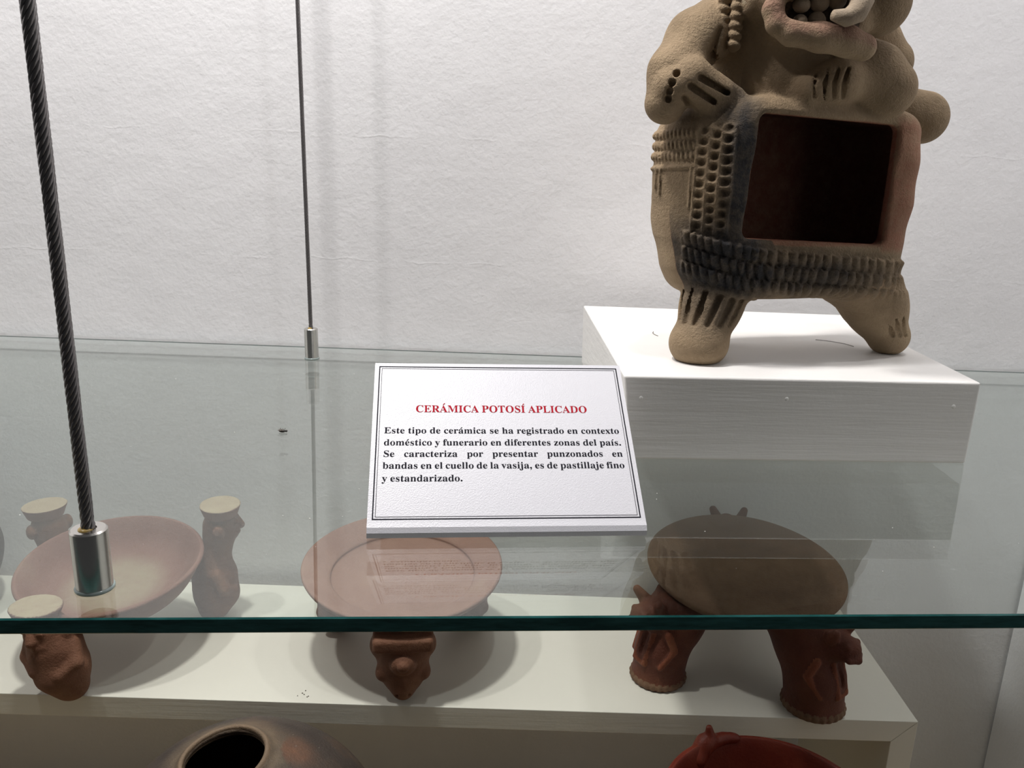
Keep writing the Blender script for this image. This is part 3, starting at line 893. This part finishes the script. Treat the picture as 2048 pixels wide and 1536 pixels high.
# --- tripod dish on three little human figures
DZ = PT
dish = empty('tripod_dish', (-0.379, 0.742, DZ))
tag(dish, 'reddish clay dish carried by three figure-shaped supports, at left behind the cable', 'clay dish')
tl = Matrix.Rotation(math.radians(7.5), 3, 'X')
def dish_slip(q):
    r = math.hypot(q.x, q.y)
    return (0.34, 0.27, 0.19, 0.85 * max(0, min(1, (0.052 - r) / 0.02)) if q.z > 0.0 else 0)
spin('bowl', curve([(0.0004, -0.012), (0.040, -0.010), (0.066, 0.0), (0.0815, 0.024), (0.084, 0.0285), (0.0815, 0.0305), (0.078, 0.028), (0.062, 0.010), (0.040, 0.003), (0.0004, 0.001)]),
     M['pink'], dish, tilt=tl, loc=(0, 0, 0.064), wob=0.012, seed=2, slip=dish_slip)
def figure_leg(top, foot, face_dir, h, big=1.0):
    """support in the dish's frame: foot/top in mm; face_dir = angle the face looks to"""
    c = Clay((-58, -58, -2), (58, 58, h + 8), 1.25)
    ca, sa = math.cos(face_dir), math.sin(face_dir)
    lean = (top[0] * ca + top[1] * sa, -top[0] * sa + top[1] * ca)
    def at(z, x=0, y=0): return (lean[0] * z / h + x, lean[1] * z / h + y, z)
    c.path([at(12), at(30, 0, -3), at(52), at(66, 0, 2)], [13 * big, 22 * big, 21 * big, 16 * big], 8, 0)
    c.ell(at(14, 0, -4), (14 * big, 13, 13), 6, 0)
    # head with a flaring flat crown
    c.path([at(62, 0, 1), at(h - 30, 0, -2), at(h - 23, 0, -2)], [15 * big, 15.5 * big, 17 * big], 6, 1)
    c.put(lambda x, y, z: np.maximum(np.sqrt(((x - lean[0]) / 1.12) ** 2 + (y - lean[1]) ** 2) - (20.5 * big + (z - h) * 0.35), np.abs(z - h + 6) - 6.0), (lean[0] - 26, lean[1] - 26, h - 13), (lean[0] + 26, lean[1] + 26, h + 1), 3, 2)
    c.cap(at(h - 16, 0, -17 * big), at(h - 25, 0, -22 * big), 3, 4.2, 3, 1)                       # nose
    c.path([at(h - 31, -7, -17 * big), at(h - 32, 0, -19.5 * big), at(h - 31, 7, -17 * big)], 2.6, 2, 1)  # mouth
    c.path([at(h - 35, -7, -15 * big), at(h - 36, 0, -17.5 * big), at(h - 35, 7, -15 * big)], 2.4, 2, 1)
    for sx_ in (-1, 1):
        c.ell(at(h - 18, sx_ * 8, -16.5 * big), (3.6, 2.4, 2.2), 1.5, 1)
        c.ell(at(h - 24, sx_ * 19 * big, 0), (5, 6, 8), 2, 1)
        c.path([at(58, sx_ * 19 * big, 0), at(44, sx_ * 23 * big, -9), at(36, sx_ * 12, -20 * big)], [7, 6, 5], 3, 3 if sx_ < 0 else 4)
    c.ell(at(18, 0, -17), 2.0, 0.5, None, 'sub')
    c.D = np.maximum(c.D, (np.float32(0.2) - c.ax[2])[None, None, :])
    root = empty('figure_support', (foot[0] / 1000, foot[1] / 1000, 0), face_dir); root.parent = dish
    def paint(P, lab, N):
        A = np.zeros((len(P), 4)); m = (lab == 2) & (N[:, 2] > 0.6)
        A[m] = (0.42, 0.34, 0.235, 0.85); return A
    clay_parts(c, {0: 'belly', 1: 'face', 2: 'flat_crown', 3: 'arm', 4: 'arm'}, {0: M['terra'], 1: M['terra'], 2: M['pink'], 3: M['terra'], 4: M['terra']}, root, paint, 1)
figure_leg((-25, -6), (-2, -80), -0.15, 93, 1.0)
figure_leg((16, 2), (70, 56), 1.9, 130, 1.0)
figure_leg((-16, 2), (-78, 56), -2.2, 122, 0.95)

# --- plate on animal-head feet
plate = empty('tripod_plate', (-0.1, 0.755, PT))
tag(plate, 'wide shallow pinkish clay plate on animal-head feet, under the text card', 'clay plate')
spin('plate_dish', curve([(0.0004, -0.014), (0.045, -0.013), (0.070, -0.008), (0.092, 0.009), (0.0975, 0.0155), (0.0965, 0.0185), (0.092, 0.0175), (0.072, 0.0085), (0.068, 0.004), (0.045, 0.001), (0.0004, 0.0)]),
     M['plate'], plate, tilt=Matrix.Rotation(math.radians(5), 3, 'X'), loc=(0, 0, 0.078), wob=0.008, seed=5)
def animal_foot(ang, rad, h=72):
    c = Clay((-42, -48, -2), (42, 36, h + 4), 1.2)
    c.path([(0, 4, h - 6), (0, 0, 50), (0, -4, 26), (0, -8, 10)], [26, 25, 20, 10], 8, 0)
    c.D = np.maximum(c.D, (c.ax[2] - np.float32(h))[None, None, :])
    c.ell((0, -23, 45), (12, 9, 11), 1.0, 1)            # round boss
    c.ell((0, -32, 47), (5.4, 3.5, 5.0), 0.6, 1)
    c.path([(-13, -16, 31), (0, -23, 27), (13, -16, 31)], 3.4, 2.0, 0)
    c.ell((0, -17, 16), (10, 9, 11), 4, 2)               # snout
    for s_ in (-1, 1):
        c.ell((s_ * 23, -6, 54), (7, 8, 10), 4, 3 if s_ < 0 else 5)
        c.ell((s_ * 19, -10, 28), (6, 8, 7), 4, 0)
        c.cap((s_ * 5, -26, 14), (s_ * 5, -22, 12), 1.4, 1.4, 0.6, None, 'sub')
    c.box((0, -16, 64), (27, 12, 7), 4, 3, 4)
    c.D = np.maximum(c.D, (np.float32(0.2) - c.ax[2])[None, None, :])
    root = empty('animal_head_foot', (rad * math.sin(ang), -rad * math.cos(ang), 0), ang); root.parent = plate
    clay_parts(c, {0: 'muzzle', 1: 'boss', 2: 'snout', 3: 'ear', 4: 'brow', 5: 'ear'}, M['terra'], root, None, 1)
for a in (0.13, 0.13 + 2.094, 0.13 - 2.094): animal_foot(a, 0.072)

# --- round stool-like vessel on three thick legs
stool = empty('tripod_stool', (0.236, 0.757, PT))
tag(stool, 'dark brown round clay stool on three thick legs, below the plinth at right', 'clay stool')
spin('disc_top', curve([(0.0004, -0.012), (0.060, -0.012), (0.082, -0.009), (0.0935, -0.002), (0.0955, 0.003), (0.093, 0.006), (0.087, 0.0075), (0.060, 0.009), (0.0004, 0.0095)]),
     M['brown'], stool, tilt=Matrix.Rotation(math.radians(6), 3, 'X'), loc=(0, 0.006, 0.098), wob=0.01, seed=9)
def thick_leg(root_xy, face, h, tilt_out, r_foot):
    c = Clay((-52, -64, -2), (52, 50, h + 8), 1.25)
    c.path([(0, 26, h - 10), (0, 12, h - 34), (0, 0, 32), (0, -2, 6)], [30, 27, r_foot, r_foot + 1.5], 8, 0)
    c.D = np.maximum(c.D, (c.ax[2] - np.float32(h - 6))[None, None, :])
    # projecting animal head with two ears
    c.path([(0, -4, h - 22), (0, -26, h - 20)], [19, 12], 7, 1)
    for s_ in (-1, 1):
        c.path([(s_ * 12, -16, h - 10), (s_ * 17, -22, h - 1)], [6, 4], 3, 2 if s_ < 0 else 6)
        c.ell((s_ * 8, -30, h - 14), 3.2, 1.2, 1)
    c.path([(-9, -33, h - 25), (0, -37, h - 26), (9, -33, h - 25)], 3.2, 2, 1)
    # applied coils: bent arms and a framed bar in front
    for s_ in (-1, 1):
        c.path([(s_ * 20, -10, h - 34), (s_ * 25.5, -6, h - 48), (s_ * 20, -17, h - 66)], [3.4, 3.2, 2.6], 1.5, 3 if s_ < 0 else 7)
        c.path([(s_ * 7, -r_foot - 1.5, 26), (s_ * 7.5, -r_foot + 7, 56)], 2.5, 1.2, 4)
    c.path([(-7, -r_foot - 1.5, 25), (7, -r_foot - 1.5, 25)], 2.3, 1.2, 4)
    c.cap((0, -r_foot - 1, 34), (0, -r_foot + 5, 54), 2.2, 2.2, 1.2, None, 'sub')
    # nicked ring round the foot
    for k in range(26):
        a = 2 * math.pi * k / 26
        c.ell(((r_foot + 0.4) * math.sin(a), -2 - (r_foot + 0.4) * math.cos(a), 4.5), (3.3, 3.3, 4.0), 1.5, 5)
    c.D = np.maximum(c.D, (np.float32(0.2) - c.ax[2])[None, None, :])
    root = empty('leg', (root_xy[0], root_xy[1], 0), face); root.parent = stool
    clay_parts(c, {0: 'shaft', 1: 'animal_head', 2: 'ear', 3: 'coil_arm', 4: 'framed_bar', 5: 'nicked_ring', 6: 'ear', 7: 'coil_arm'},
               {0: M['oxblood'], 1: M['oxblood'], 2: M['oxblood'], 3: M['rust'], 4: M['rust'], 5: M['brown'], 6: M['oxblood'], 7: M['rust']}, root, None, 1)
thick_leg((-0.083, -0.035), math.radians(-62), 92, 0, 24)
thick_leg((0.052, -0.071), math.radians(42), 92, 0, 26)
thick_leg((0.006, 0.087), math.radians(178), 116, 0, 24)

# --- dark vessel cut by the left edge of the view
dv = empty('dark_bowl', (-0.618, 0.79, PT))
tag(dv, 'dark grey rounded clay bowl cut off by the left picture edge', 'clay bowl')
spin('bowl', curve([(0.0004, 0.0), (0.045, 0.0), (0.075, 0.022), (0.088, 0.060), (0.080, 0.092), (0.070, 0.104), (0.066, 0.104), (0.075, 0.090), (0.080, 0.060), (0.066, 0.026), (0.0004, 0.008)]), M['jar'], dv, wob=0.01, seed=4)
spin('foot_ring', [(0.03, 0.0), (0.047, 0.0), (0.046, 0.006), (0.03, 0.006)], M['jar'], dv, close=True)

# ------------------------------------------------------------------ vessels on the floor in front of the platform
jar = empty('globular_jar', (-0.1909, 0.53, FLOOR))
tag(jar, 'smoke-darkened round clay jar with open mouth in front of the platform', 'clay jar')
JT = Vector((-0.085, -0.05, 0.99)).to_track_quat('Z', 'Y').to_matrix()
JC = (0.0, 0.0, -0.3336 - FLOOR)
def jar_slip(q):
    m = max(0.0, 1 - abs(math.hypot(q.x, q.y) - 0.036) / 0.018) if q.z > 0.06 else 0
    k = max(0.0, 1 - math.hypot(q.x - 0.012, q.y - 0.046) / 0.022) if q.z > 0.06 else 0
    return (0.22, 0.095, 0.05, 0.6 * k) if k * 0.6 > m * 0.5 else (0.22, 0.155, 0.10, 0.5 * m)
R_ = 0.1121
prof = [(0.0004, -0.195), (0.070, -0.190)] + [(R_ * math.cos(a), R_ * math.sin(a)) for a in [math.radians(q) for q in (-48, -25, 0, 22, 40, 55, 66)]] + [(0.0365, 0.1068), (0.0325, 0.110), (0.0298, 0.1095), (0.0292, 0.105), (0.0400, 0.0945)] + [((R_ - 0.009) * math.cos(a), (R_ - 0.009) * math.sin(a)) for a in [math.radians(q) for q in (48, 25, 0, -25, -48)]] + [(0.0004, -0.18)]
spin('body', curve(prof), M['jar'], jar, 96, JT, JC, 0.005, 8, slip=jar_slip)
spin('mouth_rim', curve([(0.0292, 0.104), (0.0335, 0.1075), (0.0325, 0.1105), (0.0308, 0.1115), (0.0290, 0.110), (0.0292, 0.104)], 4), M['jar'], jar, 64, JT, JC, 0.02, 8, slip=lambda q: (0.24, 0.16, 0.10, 0.7))

bowl = empty('red_bowl', (0.213, 0.545, FLOOR))
tag(bowl, 'glossy red clay bowl with a small head nub in front of the platform', 'clay bowl')
BZ = -0.271 - FLOOR - 0.2035
spin('bowl', curve([(0.0004, 0.105), (0.045, 0.112), (0.072, 0.145), (0.0825, 0.186), (0.0855, 0.2015), (0.0830, 0.2035), (0.079, 0.199), (0.066, 0.155), (0.042, 0.128), (0.0004, 0.122)]), M['red_clay'], bowl, 96, None, (0, 0, BZ), 0.008, 3)
def bowl_bits():
    z = (BZ + 0.2035) * 1000
    c = Clay((-80, 30, z - 40), (30, 112, z + 30), 1.1)
    c.path([(-44, 70, z - 12), (-37, 75, z - 2), (-22, 80.5, z - 1)], [9, 7.5, 5.5], 5, 0)
    c.path([(-33, 76, z + 3), (-34.5, 77, z + 12)], [5.2, 3.0], 3, 1)
    c.ell((-14, 82, z - 1), (9, 5, 5), 4, 0)
    root = empty('head_nub'); root.parent = bowl
    clay_parts(c, {0: 'nub', 1: 'ear'}, M['red_clay'], root, None, 1)
bowl_bits()
for a in (0.3, 0.3 + 2.094, 0.3 - 2.094):
    m = MB().tube([(0.056 * math.sin(a), -0.056 * math.cos(a), 0.135 + BZ), (0.064 * math.sin(a), -0.064 * math.cos(a), 0.1), (0.068 * math.sin(a), -0.068 * math.cos(a), 0.02), (0.068 * math.sin(a), -0.068 * math.cos(a), 0.0005)], [0.024, 0.020, 0.015, 0.016], 24)
    m.build('leg', M['red_clay'], bowl, True)

# ------------------------------------------------------------------ small things
fly = empty('dead_fly', (-0.1705, 0.6024, 0.0))
tag(fly, 'tiny dead black fly lying on the glass left of the card', 'insect')
MB().ball((0, 0, 0.0012), (0.0028, 0.0012, 0.0011), 12).build('body', M['dark'], fly, True)
MB().ball((0.003, 0, 0.0013), 0.0009, 10).build('head', M['dark'], fly, True)
for s_ in (-1, 1):
    MB().ball((-0.0012, s_ * 0.0012, 0.0020), (0.0024, 0.0007, 0.00012), 10).build('wing', M['hair'], fly, True)
    for k in range(3):
        MB().tube([(0.0014 - 0.0013 * k, s_ * 0.0006, 0.0015), (0.0016 - 0.0016 * k, s_ * 0.0016, 0.0030), (0.0018 - 0.002 * k, s_ * 0.0022, 0.0022)], 0.00012, 5).build('leg', M['dark'], fly)
for pts, lab in (([(0.1213, 0.726, 0.0620), (0.1195, 0.719, 0.0622), (0.1204, 0.712, 0.0621), (0.1225, 0.708, 0.0620)], 'short curled dark hair on the plinth left of the figure'),
                 ([(0.259, 0.716, 0.0620), (0.270, 0.711, 0.0621), (0.279, 0.703, 0.0621), (0.2835, 0.694, 0.0620)], 'long thin dark hair on the plinth beneath the figure')):
    tag(MB().tube(pts, 0.00022, 5).build('hair_strand', M['hair'], None), lab, 'hair')
rs = random.Random(5)
m = MB()
for k in range(150):
    x, y = rs.uniform(-0.5, 0.5), rs.uniform(0.39, 0.85)
    if 0.06 < x < 0.345 and y > 0.56: continue
    if abs(x) < 0.09 and y < 0.58: continue
    s_ = rs.uniform(0.00012, 0.00034)
    m.ball((x, y, s_ * 0.7), (s_ * rs.uniform(0.6, 1.8), s_, s_ * 0.7), 6)
tag(m.build('dust_specks', M['nail'], None), 'pale dust specks scattered over the glass shelf', 'dust', kind='stuff')
m = MB()
for k in range(7):
    m.ball((-0.1807 + rs.uniform(-0.006, 0.006), 0.6685 + rs.uniform(-0.001, 0.012), PT + 0.0004), (rs.uniform(0.0004, 0.001), 0.0005, 0.0004), 6)
tag(m.build('crumbs', M['hair'], None), 'few dark crumbs on the platform front between dish and plate', 'debris', kind='stuff')
